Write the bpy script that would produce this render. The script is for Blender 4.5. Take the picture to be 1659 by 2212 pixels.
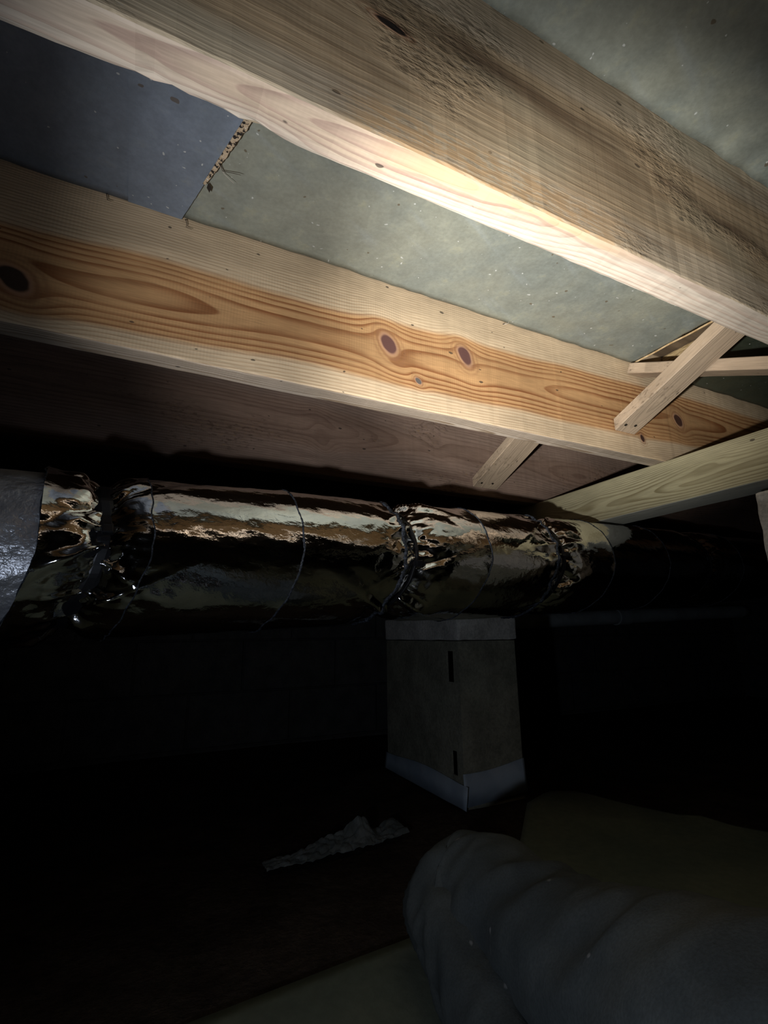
import bpy, bmesh, math, random
from mathutils import Vector, Matrix, noise
PI = math.pi
for o in list(bpy.data.objects):
    bpy.data.objects.remove(o)
scn = bpy.context.scene
COL = scn.collection

# ------------------------------------------------------------------ camera
# x runs along the floor joists, y across them into the depth, z up; the lens is at the origin
FPX = 1088.324
RIGHT = Vector((0.89641996, -0.44307652, -0.01069835))
DOWN = Vector((0.09584769, 0.21737071, -0.97137181))
FWD = Vector((0.43271755, 0.86973167, 0.2373233))
cam_d = bpy.data.cameras.new('camera')
cam = bpy.data.objects.new('camera', cam_d)
COL.objects.link(cam)
cam_d.sensor_width = 36.0
cam_d.lens = FPX * 36.0 / 2212.0
cam_d.clip_start = 0.01
m3 = Matrix((RIGHT, -DOWN, -FWD)).transposed()
cam.matrix_world = m3.to_4x4()
scn.camera = cam

# ------------------------------------------------------------------ light: one hand torch, hot centre and spill
LP = Vector((-0.20, 0.08, -0.135))
def spot(name, target, energy, size, blend, color, radius=0.012):
    d = bpy.data.lights.new(name, 'SPOT')
    d.energy = energy; d.spot_size = math.radians(size); d.spot_blend = blend
    d.color = color; d.shadow_soft_size = radius
    o = bpy.data.objects.new(name, d); COL.objects.link(o)
    o.location = LP
    o.rotation_euler = (Vector(target) - LP).to_track_quat('-Z', 'Y').to_euler()
    return o
spot('torch_hot_centre', (0.685, 0.63, 0.565), 100.0, 44, 1.0, (1.0, 0.985, 0.95))
spot('torch_beam', (0.209, 0.513, 0.36), 25.5, 60, 1.0, (0.97, 0.98, 1.0))
spot('torch_spill', (0.80, 0.63, 0.215), 3.6, 150, 1.0, (0.72, 0.82, 1.0))
w = bpy.data.worlds.new('world'); scn.world = w; w.use_nodes = True
w.node_tree.nodes['Background'].inputs[0].default_value = (0, 0, 0, 1)
w.node_tree.nodes['Background'].inputs[1].default_value = 0
vs = scn.view_settings
vs.view_transform = 'Standard'; vs.look = 'None'; vs.gamma = 1.0; vs.exposure = 0.0
vs.use_curve_mapping = False

# ------------------------------------------------------------------ node expressions
class S:
    """a float socket with arithmetic"""
    def __init__(s, nt, sock): s.nt = nt; s.k = sock
    def _m(s, op, *a, clamp=False):
        n = s.nt.nodes.new('ShaderNodeMath'); n.operation = op; n.use_clamp = clamp
        for i, v in enumerate((s,) + a):
            if isinstance(v, S): s.nt.links.new(v.k, n.inputs[i])
            else: n.inputs[i].default_value = v
        return S(s.nt, n.outputs[0])
    def __add__(s, o): return s._m('ADD', o)
    __radd__ = __add__
    def __sub__(s, o): return s._m('SUBTRACT', o)
    def __rsub__(s, o): return (s * -1.0) + o
    def __mul__(s, o): return s._m('MULTIPLY', o)
    __rmul__ = __mul__
    def __truediv__(s, o): return s._m('DIVIDE', o)
    def abs(s): return s._m('ABSOLUTE')
    def sqrt(s): return s._m('SQRT')
    def sin(s): return s._m('SINE')
    def frac(s): return s._m('FRACT')
    def exp(s): return s._m('EXPONENT')
    def pow(s, p): return s._m('POWER', p)
    def mx(s, o): return s._m('MAXIMUM', o)
    def mn(s, o): return s._m('MINIMUM', o)
    def clamp(s): return s._m('ADD', 0.0, clamp=True)
    def step(s, a, b, lo=0.0, hi=1.0):
        n = s.nt.nodes.new('ShaderNodeMapRange'); n.interpolation_type = 'SMOOTHSTEP'
        s.nt.links.new(s.k, n.inputs[0])
        for i, v in enumerate((a, b, lo, hi)): n.inputs[1 + i].default_value = v
        return S(s.nt, n.outputs[0])

class Mat:
    def __init__(s, name):
        s.m = bpy.data.materials.new(name); s.m.use_nodes = True
        s.nt = s.m.node_tree
        s.b = s.nt.nodes['Principled BSDF']
        s.tc = s.nt.nodes.new('ShaderNodeTexCoord')
        sp = s.nt.nodes.new('ShaderNodeSeparateXYZ')
        s.nt.links.new(s.tc.outputs['Object'], sp.inputs[0])
        s.x, s.y, s.z = (S(s.nt, sp.outputs[i]) for i in range(3))
    def vec(s, x, y, z):
        n = s.nt.nodes.new('ShaderNodeCombineXYZ')
        for i, v in enumerate((x, y, z)):
            if isinstance(v, S): s.nt.links.new(v.k, n.inputs[i])
            else: n.inputs[i].default_value = v
        return n.outputs[0]
    def noise(s, x, y, z, detail=2.0, rough=0.5, scale=1.0, dist=0.0):
        n = s.nt.nodes.new('ShaderNodeTexNoise')
        n.inputs['Scale'].default_value = scale; n.inputs['Detail'].default_value = detail
        n.inputs['Roughness'].default_value = rough; n.inputs['Distortion'].default_value = dist
        s.nt.links.new(s.vec(x, y, z), n.inputs['Vector'])
        return S(s.nt, n.outputs[0])
    def iso(s, scale, detail=2.0, rough=0.5, dist=0.0, off=0.0):
        return s.noise(s.x + off, s.y, s.z, detail, rough, scale, dist)
    def vor(s, scale):
        n = s.nt.nodes.new('ShaderNodeTexVoronoi'); n.inputs['Scale'].default_value = scale
        s.nt.links.new(s.tc.outputs['Object'], n.inputs['Vector'])
        return S(s.nt, n.outputs['Distance'])
    def mix(s, f, a, b):
        n = s.nt.nodes.new('ShaderNodeMix'); n.data_type = 'RGBA'
        if isinstance(f, S): s.nt.links.new(f.k, n.inputs[0])
        else: n.inputs[0].default_value = f
        for i, v in ((6, a), (7, b)):
            if isinstance(v, tuple): n.inputs[i].default_value = (*v, 1.0)
            else: s.nt.links.new(v, n.inputs[i])
        return n.outputs[2]
    def scale(s, c, f):
        n = s.nt.nodes.new('ShaderNodeVectorMath'); n.operation = 'SCALE'
        if isinstance(c, tuple): n.inputs[0].default_value = c
        else: s.nt.links.new(c, n.inputs[0])
        if isinstance(f, S): s.nt.links.new(f.k, n.inputs['Scale'])
        else: n.inputs['Scale'].default_value = f
        return n.outputs[0]
    def out(s, color, rough=0.6, metal=0.0, bump=None, dist=0.001, strength=1.0, spec=None):
        if isinstance(color, tuple): s.b.inputs['Base Color'].default_value = (*color, 1)
        else: s.nt.links.new(color, s.b.inputs['Base Color'])
        if isinstance(rough, S): s.nt.links.new(rough.k, s.b.inputs['Roughness'])
        else: s.b.inputs['Roughness'].default_value = rough
        s.b.inputs['Metallic'].default_value = metal
        if spec is not None: s.b.inputs['Specular IOR Level'].default_value = spec
        if bump is not None:
            n = s.nt.nodes.new('ShaderNodeBump'); n.inputs['Distance'].default_value = dist
            n.inputs['Strength'].default_value = strength
            s.nt.links.new(bump.k, n.inputs['Height'])
            s.nt.links.new(n.outputs[0], s.b.inputs['Normal'])
        return s.m

# ------------------------------------------------------------------ wood
def wood(name, U='x', V='z', vc=0.11, slope=0.0, tap=(0.015, 0.05, 1.3), seed=0.0,
         sap=(0.60, 0.44, 0.27), heart=(0.52, 0.28, 0.12), line_s=(0.40, 0.26, 0.15), line_h=(0.27, 0.11, 0.035),
         sapw=(0.055, 0.075), freq=(55.0, 850.0), wob=0.010, knots=(), saw=0.06, bump=0.0006,
         streak=0.0, streak_col=(0.08, 0.05, 0.025), dust=0.0, dust_col=(0.45, 0.42, 0.36), chip=0.0, lineamt=1.0, rough=0.62, extra=None, blotch=0.18):
    M = Mat(name)
    ax = {'x': M.x, 'y': M.y, 'z': M.z}
    u, v = ax[U], ax[V]
    wv = [ax[k] for k in 'xyz' if k not in (U, V)][0]
    n1 = M.noise(u * 2.2 + seed, v * 3.0, wv * 0.5 + seed, 1.0)
    n2 = M.noise(u * 9.0 + seed, v * 45.0, wv * 3.0 + 3.1, 1.0)
    dv = v + (n1 - 0.5) * (wob * 2.0) + (n2 - 0.5) * 0.0035 - (u * slope + vc)
    t = M.noise(u * tap[2] + seed * 1.7, 0.3, seed, 1.0)
    d = t.step(0.35, 0.68, tap[0], tap[1])
    h0 = (dv * dv + d * d).sqrt()
    cores = []
    for (ku, kv, a, su, sv, core) in knots:
        eu = (u - ku) / su + (v - kv) / sv * 0.4
        ev = (v - kv) / sv
        e2 = eu * eu + ev * ev
        dv = dv - ev * (e2 * -0.42).exp() * (a * 1.15)
        cores.append((e2.sqrt() + (n2 - 0.5) * 0.35, core))
    h = (dv * dv + d * d).sqrt()
    P = h * freq[0] + h * h * freq[1] + (n2 - 0.5) * 0.25
    fr = P.frac()
    line = fr.step(0.35, 0.90) * fr.step(0.92, 1.0, 1.0, 0.0)
    patch = M.noise(u * 5.0 + seed, v * 9.0, wv + 7.0, 2.0)
    line = line * patch.step(0.3, 0.6, 0.55, 1.0) * lineamt
    mask = (h0 * 0.6 + h * 0.4 + (patch - 0.5) * 0.012).step(sapw[0], sapw[1])
    base = M.mix(mask, heart, sap)
    lc = M.mix(mask, line_h, line_s)
    col = M.mix(line, base, lc)
    fine = M.noise(u * 26.0 + seed, v * 420.0, wv * 420.0, 2.0)
    blo = M.noise(u * 4.0, v * 14.0, wv * 14.0 + seed, 3.0)
    col = M.scale(col, fine.step(0.2, 0.8, 0.86, 1.12) * blo.step(0.25, 0.75, 1.0 - blotch, 1.0 + blotch))
    hgt = line * 0.5 + fine * 0.5
    if saw:
        sw = (u * 1350.0 + (n1 - 0.5) * 14.0).sin() * 0.5 + 0.5
        sm = M.noise(u * 6.0, v * 10.0, seed + 11.0, 1.0).step(0.4, 0.65)
        col = M.scale(col, 1.0 - sw * sm * saw)
    if streak:
        st = M.noise(u * 3.2 + seed, v * 38.0 + u * 2.0, wv * 38.0, 4.0, 0.62)
        sm = st.step(0.52, 0.70) * streak
        col = M.mix(sm.clamp(), col, streak_col)
        hgt = hgt + st * 0.8
    if dust:
        du = M.noise(u * 45.0 + seed, v * 150.0, wv * 150.0, 4.0, 0.7)
        dm = du.step(0.60, 0.74) * M.noise(u * 7.0, v * 10.0, seed + 3.0, 2.0).step(0.42, 0.68)
        col = M.mix((dm * dust).clamp(), col, dust_col)
    if chip:
        ch = M.noise(u * 70.0 + v * 20.0, v * 160.0, wv * 160.0, 3.0, 0.6)
        zone = M.noise(u * 5.5 + seed * 2.0, v * 9.0, seed + 5.0, 2.0).step(0.50, 0.64)
        hgt = hgt + ch * zone * chip
        col = M.mix(zone * ch.step(0.55, 0.72) * 0.55, col, (0.30, 0.19, 0.09))
        col = M.mix(zone * ch.step(0.47, 0.36) * 0.5, col, (0.055, 0.032, 0.016))
    for e, core in cores:
        if core is None: continue
        ring = ((e * 16.0).sin() * 0.5 + 0.5) * e.step(1.7, 0.75) * 0.7
        col = M.mix(ring, col, (0.27, 0.125, 0.06))
        col = M.mix(e.step(0.85, 0.60), col, (0.40, 0.22, 0.13))
        col = M.mix(e.step(0.66, 0.50), col, core)
        hgt = hgt + e.step(0.9, 0.6) * 0.8
    # specks of dirt and frass
    sp = M.noise(u * 60.0 + seed, v * 110.0, wv * 90.0 + 2.0, 0.0)
    col = M.mix(sp.step(0.82, 0.855) * 0.8, col, (0.035, 0.028, 0.022))
    if extra: col = extra(M, col, u, v, wv, n1, n2)
    return M.out(col, rough, 0.0, hgt, bump, 0.7, 0.3)

# ------------------------------------------------------------------ meshes and objects
def link(name, bm, mats, parent=None, loc=(0, 0, 0), smooth=False):
    me = bpy.data.meshes.new(name)
    bm.normal_update(); bm.to_mesh(me); bm.free()
    for m in (mats if isinstance(mats, (list, tuple)) else [mats]): me.materials.append(m)
    if smooth:
        for p in me.polygons: p.use_smooth = True
    o = bpy.data.objects.new(name, me); COL.objects.link(o)
    o.location = loc
    if parent: o.parent = parent
    return o
def tag(o, label=None, cat=None, group=None, kind=None):
    if label: o['label'] = label
    if cat: o['category'] = cat
    if group: o['group'] = group
    if kind: o['kind'] = kind
    return o
def thing(name, label, cat, loc=(0, 0, 0), group=None):
    o = bpy.data.objects.new(name, None); COL.objects.link(o)
    o.empty_display_size = 0.05
    o.location = loc
    return tag(o, label, cat, group)
def box(bm, p0, p1, bev=0.0, mat=0):
    vs = [bm.verts.new((x, y, z)) for x in (p0[0], p1[0]) for y in (p0[1], p1[1]) for z in (p0[2], p1[2])]
    q = [(0, 1, 3, 2), (4, 6, 7, 5), (0, 4, 5, 1), (2, 3, 7, 6), (0, 2, 6, 4), (1, 5, 7, 3)]
    fs = [bm.faces.new([vs[i] for i in f]) for f in q]
    for f in fs: f.material_index = mat
    if bev:
        es = list({e for f in fs for e in f.edges})
        bmesh.ops.bevel(bm, geom=es, offset=bev, segments=2, profile=0.6, affect='EDGES')
def nz(x, y=0.0, z=0.0): return noise.noise(Vector((x, y, z)))

def board_bm(x0, x1, w, h, rad=0.0035, step=0.012, wane=0.0012, seed=0.0, axis='x', chips=()):
    """sawn board along an axis; local section 0..w (side) x 0..h (up); material 0 face, 1 bottom"""
    bm = bmesh.new()
    sec = []
    for (cx, cz, a0) in ((rad, rad, PI), (w - rad, rad, 1.5 * PI), (w - rad, h - rad, 0.0), (rad, h - rad, 0.5 * PI)):
        for k in range(3):
            a = a0 + k * PI / 4
            sec.append((cx + rad * math.cos(a), cz + rad * math.sin(a)))
    # extra points along the tall faces so the board can bow slightly
    n = max(2, int((x1 - x0) / step)); rings = []
    for i in range(n + 1):
        x = x0 + (x1 - x0) * i / n
        r = []
        for j, (a, b) in enumerate(sec):
            ja = wane * nz(x * 9 + seed, j // 3 * 3.7, 1.0) + 0.5 * wane * nz(x * 55, j * 1.3 + seed, 4.0)
            jb = wane * nz(x * 8 + seed + 9, j // 3 * 2.1, 2.0) + 0.5 * wane * nz(x * 60, j * 1.7 + seed, 7.0)
            for (c0, sd, cj, am) in chips:
                if j // 3 == cj:
                    g = am * math.exp(-((x - c0) / sd) ** 2) * (0.7 + 0.6 * nz(x * 70, j, seed))
                    jb += g * (1 if b < h / 2 else -1); ja += -g if a > w / 2 else g
            p = (x, a + ja, b + jb) if axis == 'x' else (a + ja, x, b + jb)
            r.append(bm.verts.new(p))
        rings.append(r)
    m = len(sec)
    for i in range(n):
        for j in range(m):
            k = (j + 1) % m
            f = bm.faces.new((rings[i][j], rings[i + 1][j], rings[i + 1][k], rings[i][k]))
            if j in (2, 3): f.material_index = 1
            if j == 1: f.material_index = 1
    bm.faces.new(list(reversed(rings[0]))); bm.faces.new(rings[-1])
    bmesh.ops.recalc_face_normals(bm, faces=bm.faces)
    return bm

# ================================================================== structure
FZ = -0.42            # ground level
JZ = 0.3871           # underside of the joists
JV = 0.235            # visible joist depth below the insulation facing
JH = 0.286
YA, YB, YC = 0.2863, 0.7091, 1.1319
JW = 0.038
X0, X1 = -1.8, 3.86

def concrete(name, col=(0.20, 0.19, 0.165), blocks=False, lo=0.75):
    M = Mat(name)
    n = M.iso(14.0, 5.0, 0.65); f = M.iso(160.0, 3.0, 0.6); p = M.vor(220.0)
    c = M.scale(col, n.step(0.3, 0.7, lo, 1.2) * f.step(0.25, 0.75, 0.8, 1.15))
    c = M.mix(f.step(0.66, 0.74) * 0.8, c, tuple(v * 0.35 for v in col))
    h = f * 0.7 + n * 0.6
    if blocks:
        row = (M.z - FZ) / 0.203
        fl = row - row.frac()
        cx = ((M.x + M.y) / 0.406 + fl * 0.5).frac()
        jz = (row.frac() - 0.5).abs().step(0.472, 0.488); jx = (cx - 0.5).abs().step(0.486, 0.494)
        j = jz.mx(jx)
        h = h - j * 2.5
        c = M.mix(j * 0.4, c, tuple(v * 0.6 for v in col))
    return M.out(c, 0.9, 0.0, h, 0.003, 0.8, 0.2)
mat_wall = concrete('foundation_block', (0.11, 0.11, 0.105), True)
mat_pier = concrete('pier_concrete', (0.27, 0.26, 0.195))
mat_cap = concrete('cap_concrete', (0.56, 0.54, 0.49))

def soil():
    M = Mat('bare_soil'); n = M.iso(9.0, 6.0, 0.6); g = M.iso(70.0, 4.0, 0.7)
    c = M.mix(n.step(0.3, 0.7), (0.035, 0.024, 0.017), (0.075, 0.055, 0.04))
    return M.out(M.scale(c, g.step(0.2, 0.8, 0.6, 1.2)), 0.95, 0, g + n, 0.01, 0.8, 0.1)
bm = bmesh.new()
N = 120
def mound(x, y):
    dx = max(0.0, 0.753 - x, x - 0.935); dy = max(0.0, 1.10 - y, y - 1.505)
    return 0.034 * math.exp(-((dx * dx + dy * dy) ** 0.5 / 0.16) ** 2)
gv = [[bm.verts.new((-2.0 + 6.0 * i / N, -1.7 + 4.0 * j / N, FZ - 0.014 + 0.008 * nz(i * 0.15, j * 0.13, 3) + mound(-2.0 + 6.0 * i / N, -1.7 + 4.0 * j / N))) for j in range(N + 1)] for i in range(N + 1)]
for i in range(N):
    for j in range(N):
        bm.faces.new((gv[i][j], gv[i + 1][j], gv[i + 1][j + 1], gv[i][j + 1]))
tag(link('floor', bm, soil(), smooth=True), 'dark bare crawl space soil', kind='structure')

def wallbox(name, p0, p1, mat, label):
    bm = bmesh.new(); box(bm, p0, p1); tag(link(name, bm, mat), label, kind='structure')
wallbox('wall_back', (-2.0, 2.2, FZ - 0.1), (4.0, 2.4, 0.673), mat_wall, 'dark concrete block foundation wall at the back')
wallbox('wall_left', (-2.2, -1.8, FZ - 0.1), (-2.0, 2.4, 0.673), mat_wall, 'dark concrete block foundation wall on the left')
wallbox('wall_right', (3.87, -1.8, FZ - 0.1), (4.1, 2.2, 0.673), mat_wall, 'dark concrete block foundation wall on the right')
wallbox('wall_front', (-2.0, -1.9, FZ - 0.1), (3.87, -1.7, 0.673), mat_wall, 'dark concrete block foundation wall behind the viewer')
def subfloor():
    M = Mat('subfloor_boards'); n = M.noise(M.x * 4.0, M.y * 40.0, M.z, 4.0)
    return M.out(M.mix(n.step(0.3, 0.7), (0.10, 0.065, 0.035), (0.19, 0.13, 0.075)), 0.8, 0, n, 0.002)
wallbox('ceiling', (-2.2, -1.9, JZ + JH), (4.1, 2.4, JZ + JH + 0.02), subfloor(), 'wooden subfloor above the joists')

# ================================================================== joists
def resin(M, col, u, v, w, n1, n2):
    # brown heartwood band wandering along the near arris of the underside
    e = v - (M.noise(u * 7.0 + 2.0, 0.5, 0.5, 2.0) - 0.5) * 0.028 * 1.6
    zone = u.step(0.12, 0.20) * u.step(0.50, 0.34)
    m = e.step(0.012, 0.009) * zone
    col = M.mix(m * 0.85, col, (0.50, 0.35, 0.21))
    e2 = (e - 0.0125).abs().step(0.0022, 0.0008) * zone * 0.55
    col = M.mix(e2, col, (0.32, 0.20, 0.14))
    return col
def weather(M, col, u, v, w, n1, n2):
    # broad brown and olive weathering, splintered orange patches along the lower arris, a long dark streak
    big = M.noise(u * 3.0 + 5.0, v * 7.0, 0.4, 3.0)
    col = M.mix(big.step(0.42, 0.66) * 0.45, col, (0.27, 0.185, 0.10))
    ol = M.noise(u * 4.0 + 1.0, v * 9.0, 2.4, 2.0)
    col = M.mix(ol.step(0.5, 0.7) * 0.4, col, (0.40, 0.36, 0.25))
    sp = M.noise(u * 38.0 + v * 30.0, v * 170.0, 3.0, 4.0, 0.7)
    zone = (v + (n1 - 0.5) * 0.07 + (big - 0.5) * 0.05).step(0.045, 0.018) * u.step(0.08, 0.15) * u.step(0.50, 0.36)
    col = M.mix(zone * sp.step(0.38, 0.55) * 0.75, col, (0.42, 0.26, 0.125))
    col = M.mix(zone * sp.step(0.45, 0.33) * 0.55, col, (0.14, 0.08, 0.04))
    band = (v - 0.165 + u * 0.08 + (n1 - 0.5) * 0.03).abs()
    dk = M.noise(u * 5.0, v * 70.0, 1.0, 3.0)
    col = M.mix(band.step(0.022, 0.004) * dk.step(0.40, 0.60) * 0.75 * u.step(0.1, 0.25), col, (0.13, 0.075, 0.04))
    return col
mat_a_side = wood('weathered_joist_face', vc=0.10, slope=0.02, tap=(0.005, 0.06, 0.9), seed=4.2,
    sap=(0.54, 0.435, 0.305), heart=(0.47, 0.345, 0.21), line_s=(0.42, 0.315, 0.205), line_h=(0.33, 0.22, 0.12),
    freq=(60, 500), wob=0.018, saw=0.05, bump=0.0008, streak=0.55, streak_col=(0.22, 0.14, 0.075), dust=0.6, dust_col=(0.66, 0.62, 0.54), lineamt=0.5,
    chip=3.2, rough=0.8, knots=((0.155, 0.128, 0.012, 0.024, 0.008, (0.02, 0.012, 0.008)), (0.015, 0.15, 0.02, 0.02, 0.012, (0.16, 0.11, 0.07))), blotch=0.3, extra=weather)
mat_a_bot = wood('pale_joist_underside', V='y', vc=0.010, slope=-0.02, tap=(0.004, 0.030, 2.6), seed=1.3,
    sap=(0.57, 0.485, 0.39), heart=(0.52, 0.40, 0.29), line_s=(0.47, 0.36, 0.28), line_h=(0.33, 0.215, 0.17), sapw=(0.014, 0.03),
    freq=(95, 2300), wob=0.010, saw=0.03, bump=0.0005, dust=0.3, lineamt=0.95, rough=0.6,
    knots=((0.040, 0.040, 0.012, 0.030, 0.010, None),), extra=resin)
mat_b_side = wood('knotty_joist_face', vc=0.090, slope=0.028, tap=(0.003, 0.036, 1.7), seed=2.6,
    sap=(0.60, 0.46, 0.30), heart=(0.51, 0.29, 0.13), line_s=(0.45, 0.315, 0.19), line_h=(0.245, 0.092, 0.032),
    sapw=(0.060, 0.074), freq=(42, 800), wob=0.008, saw=0.09, rough=0.58,
    knots=((0.366, 0.114, 0.022, 0.024, 0.030, (0.125, 0.058, 0.048)), (0.531, 0.132, 0.020, 0.022, 0.028, (0.125, 0.058, 0.048)),
           (0.425, 0.056, 0.008, 0.010, 0.010, (0.12, 0.10, 0.085)), (-0.175, 0.062, 0.024, 0.030, 0.028, (0.05, 0.03, 0.02)),
           (1.165, 0.118, 0.018, 0.022, 0.026, (0.07, 0.032, 0.022)), (1.02, 0.048, 0.010, 0.011, 0.015, (0.06, 0.03, 0.022))))
mat_b_bot = wood('grey_joist_underside', V='y', vc=0.03, tap=(0.004, 0.02, 1.6), seed=8.8, sap=(0.50, 0.46, 0.42), heart=(0.44, 0.36, 0.28),
    line_s=(0.36, 0.32, 0.28), line_h=(0.24, 0.17, 0.11), freq=(150, 2500), saw=0.04, dust=0.4)
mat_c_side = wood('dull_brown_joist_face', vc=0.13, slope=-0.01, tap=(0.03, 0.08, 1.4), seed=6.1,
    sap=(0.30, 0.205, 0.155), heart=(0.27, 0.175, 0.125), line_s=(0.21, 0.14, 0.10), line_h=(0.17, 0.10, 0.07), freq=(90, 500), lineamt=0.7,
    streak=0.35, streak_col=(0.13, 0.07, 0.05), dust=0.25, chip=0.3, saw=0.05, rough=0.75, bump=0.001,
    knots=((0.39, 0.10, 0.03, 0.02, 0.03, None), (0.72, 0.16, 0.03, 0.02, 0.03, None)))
JG = 'floor joists of the crawl space'
ja = link('floor_joist', board_bm(X0, X1, JW, JH, seed=1.0, chips=((0.0, 0.045, 1, 0.004), (0.055, 0.02, 1, 0.003))), [mat_a_side, mat_a_bot], loc=(0, YA, JZ))
tag(ja, 'nearest floor joist overhead, weathered brown rough face over a pale brightly lit underside', 'joist', JG)
jb = link('floor_joist', board_bm(X0, X1, JW, JH, seed=5.0), [mat_b_side, mat_b_bot], loc=(0, YB, JZ))
tag(jb, 'middle floor joist with an orange grained face and round knots', 'joist', JG)
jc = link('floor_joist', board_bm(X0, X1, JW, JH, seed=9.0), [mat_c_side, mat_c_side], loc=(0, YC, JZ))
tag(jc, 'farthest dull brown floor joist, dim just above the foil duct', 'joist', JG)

# splinters and loose fibres on the joist edges
mat_fibre = Mat('dark_fibre').out((0.05, 0.035, 0.025), 0.8)
mat_palefib = Mat('pale_fibre').out((0.45, 0.40, 0.33), 0.8)
def tube(bm, pts, r0, r1=None, seg=6, cap=True):
    r1 = r0 if r1 is None else r1
    P = [Vector(p) for p in pts]; rings = []
    up = Vector((0.3, 0.2, 0.93)).normalized()
    for i, p in enumerate(P):
        t = (P[min(i + 1, len(P) - 1)] - P[max(i - 1, 0)]).normalized()
        a = t.cross(up)
        if a.length < 1e-3: a = t.cross(Vector((1, 0, 0)))
        a.normalize(); b = t.cross(a)
        r = r0 + (r1 - r0) * i / max(1, len(P) - 1)
        rings.append([bm.verts.new(p + a * r * math.cos(2 * PI * k / seg) + b * r * math.sin(2 * PI * k / seg)) for k in range(seg)])
    for i in range(len(P) - 1):
        for k in range(seg):
            bm.faces.new((rings[i][k], rings[i][(k + 1) % seg], rings[i + 1][(k + 1) % seg], rings[i + 1][k]))
    if cap:
        bm.faces.new(list(reversed(rings[0]))); bm.faces.new(rings[-1])

def fibre(x, pts, mat, label=None):
    bm = bmesh.new(); tube(bm, pts, 0.0007, 0.0003, 5)
    o = link('splinter', bm, mat, jb); return o
for (x, s) in ((0.018, 1.0), (-0.088, 0.8)):
    fibre(x, [(x, -0.0006, JV - 0.001), (x + 0.001 * s, -0.006, JV - 0.006), (x + 0.003 * s, -0.005, JV - 0.013), (x + 0.002, -0.006, JV - 0.018 * s), (x + 0.010 * s, -0.007, JV - 0.020 * s)], mat_fibre)
for (x, s) in ((0.632, 1.0),):
    fibre(x, [(x, -0.0006, JV - 0.004), (x + 0.003, -0.008, JV - 0.006), (x + 0.007, -0.010, JV - 0.002)], mat_palefib)
    fibre(x, [(x - .002, -0.0006, JV - 0.004), (x - 0.005, -0.007, JV - 0.009), (x - 0.007, -0.009, JV - 0.006)], mat_fibre)

# ================================================================== insulation batts with a grey-green facing
def facing(name, tint):
    M = Mat(name); tint = [(a * 0.90, b * 0.93, c * 1.0) for a, b, c in tint]
    n = M.iso(5.0, 5.0, 0.6, 0.6); g = M.iso(26.0, 4.0, 0.65); f = M.iso(170.0, 3.0, 0.6)
    st = M.noise(M.x * 3.0 + M.y * 8.0, M.y * 30.0 - M.x * 14.0, 1.0, 3.0)
    c = M.mix(n.step(0.35, 0.66), tint[0], tint[1])
    c = M.mix(g.step(0.55, 0.75) * 0.45, c, tint[2])
    c = M.mix(st.step(0.55, 0.75) * 0.3, c, tint[3])
    c = M.scale(c, f.step(0.2, 0.8, 0.9, 1.08) * g.step(0.2, 0.8, 0.86, 1.1))
    sp = M.iso(85.0, 0.0, 0.5, 0.0, 3.0)
    c = M.mix(sp.step(0.83, 0.86) * 0.7, c, (0.10, 0.065, 0.03))
    s2 = M.iso(150.0, 0.0, 0.5, 0.0, 9.0)
    c = M.mix(s2.step(0.83, 0.85) * 0.7, c, (0.62, 0.63, 0.60))
    return M.out(c, g.step(0.3, 0.7, 0.42, 0.62), 0, g * 0.5 + f * 0.25 + st * 0.5, 0.0018, 0.6, 0.45)
mat_face = facing('grey_green_facing', ((0.235, 0.25, 0.205), (0.30, 0.30, 0.225), (0.34, 0.315, 0.19), (0.34, 0.37, 0.35)))
mat_face_sheen = facing('blue_sheen_facing', ((0.185, 0.21, 0.23), (0.22, 0.25, 0.285), (0.23, 0.23, 0.195), (0.27, 0.31, 0.355)))  # bluish sheen on the left panel is put into its tints
mat_face_shaded = facing('shaded_green_facing', ((0.040, 0.050, 0.030), (0.055, 0.06, 0.035), (0.06, 0.055, 0.03), (0.06, 0.07, 0.06)))  # facing tints darkened to carry the shade behind the struts
def glassfibre():
    M = Mat('yellow_glass_fibre'); n = M.noise(M.x * 60.0, M.y * 60.0, M.z * 300.0, 4.0)
    return M.out(M.mix(n.step(0.3, 0.7), (0.30, 0.20, 0.09), (0.55, 0.40, 0.20)), 0.9, 0, n, 0.004)
mat_glass = glassfibre()
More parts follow.
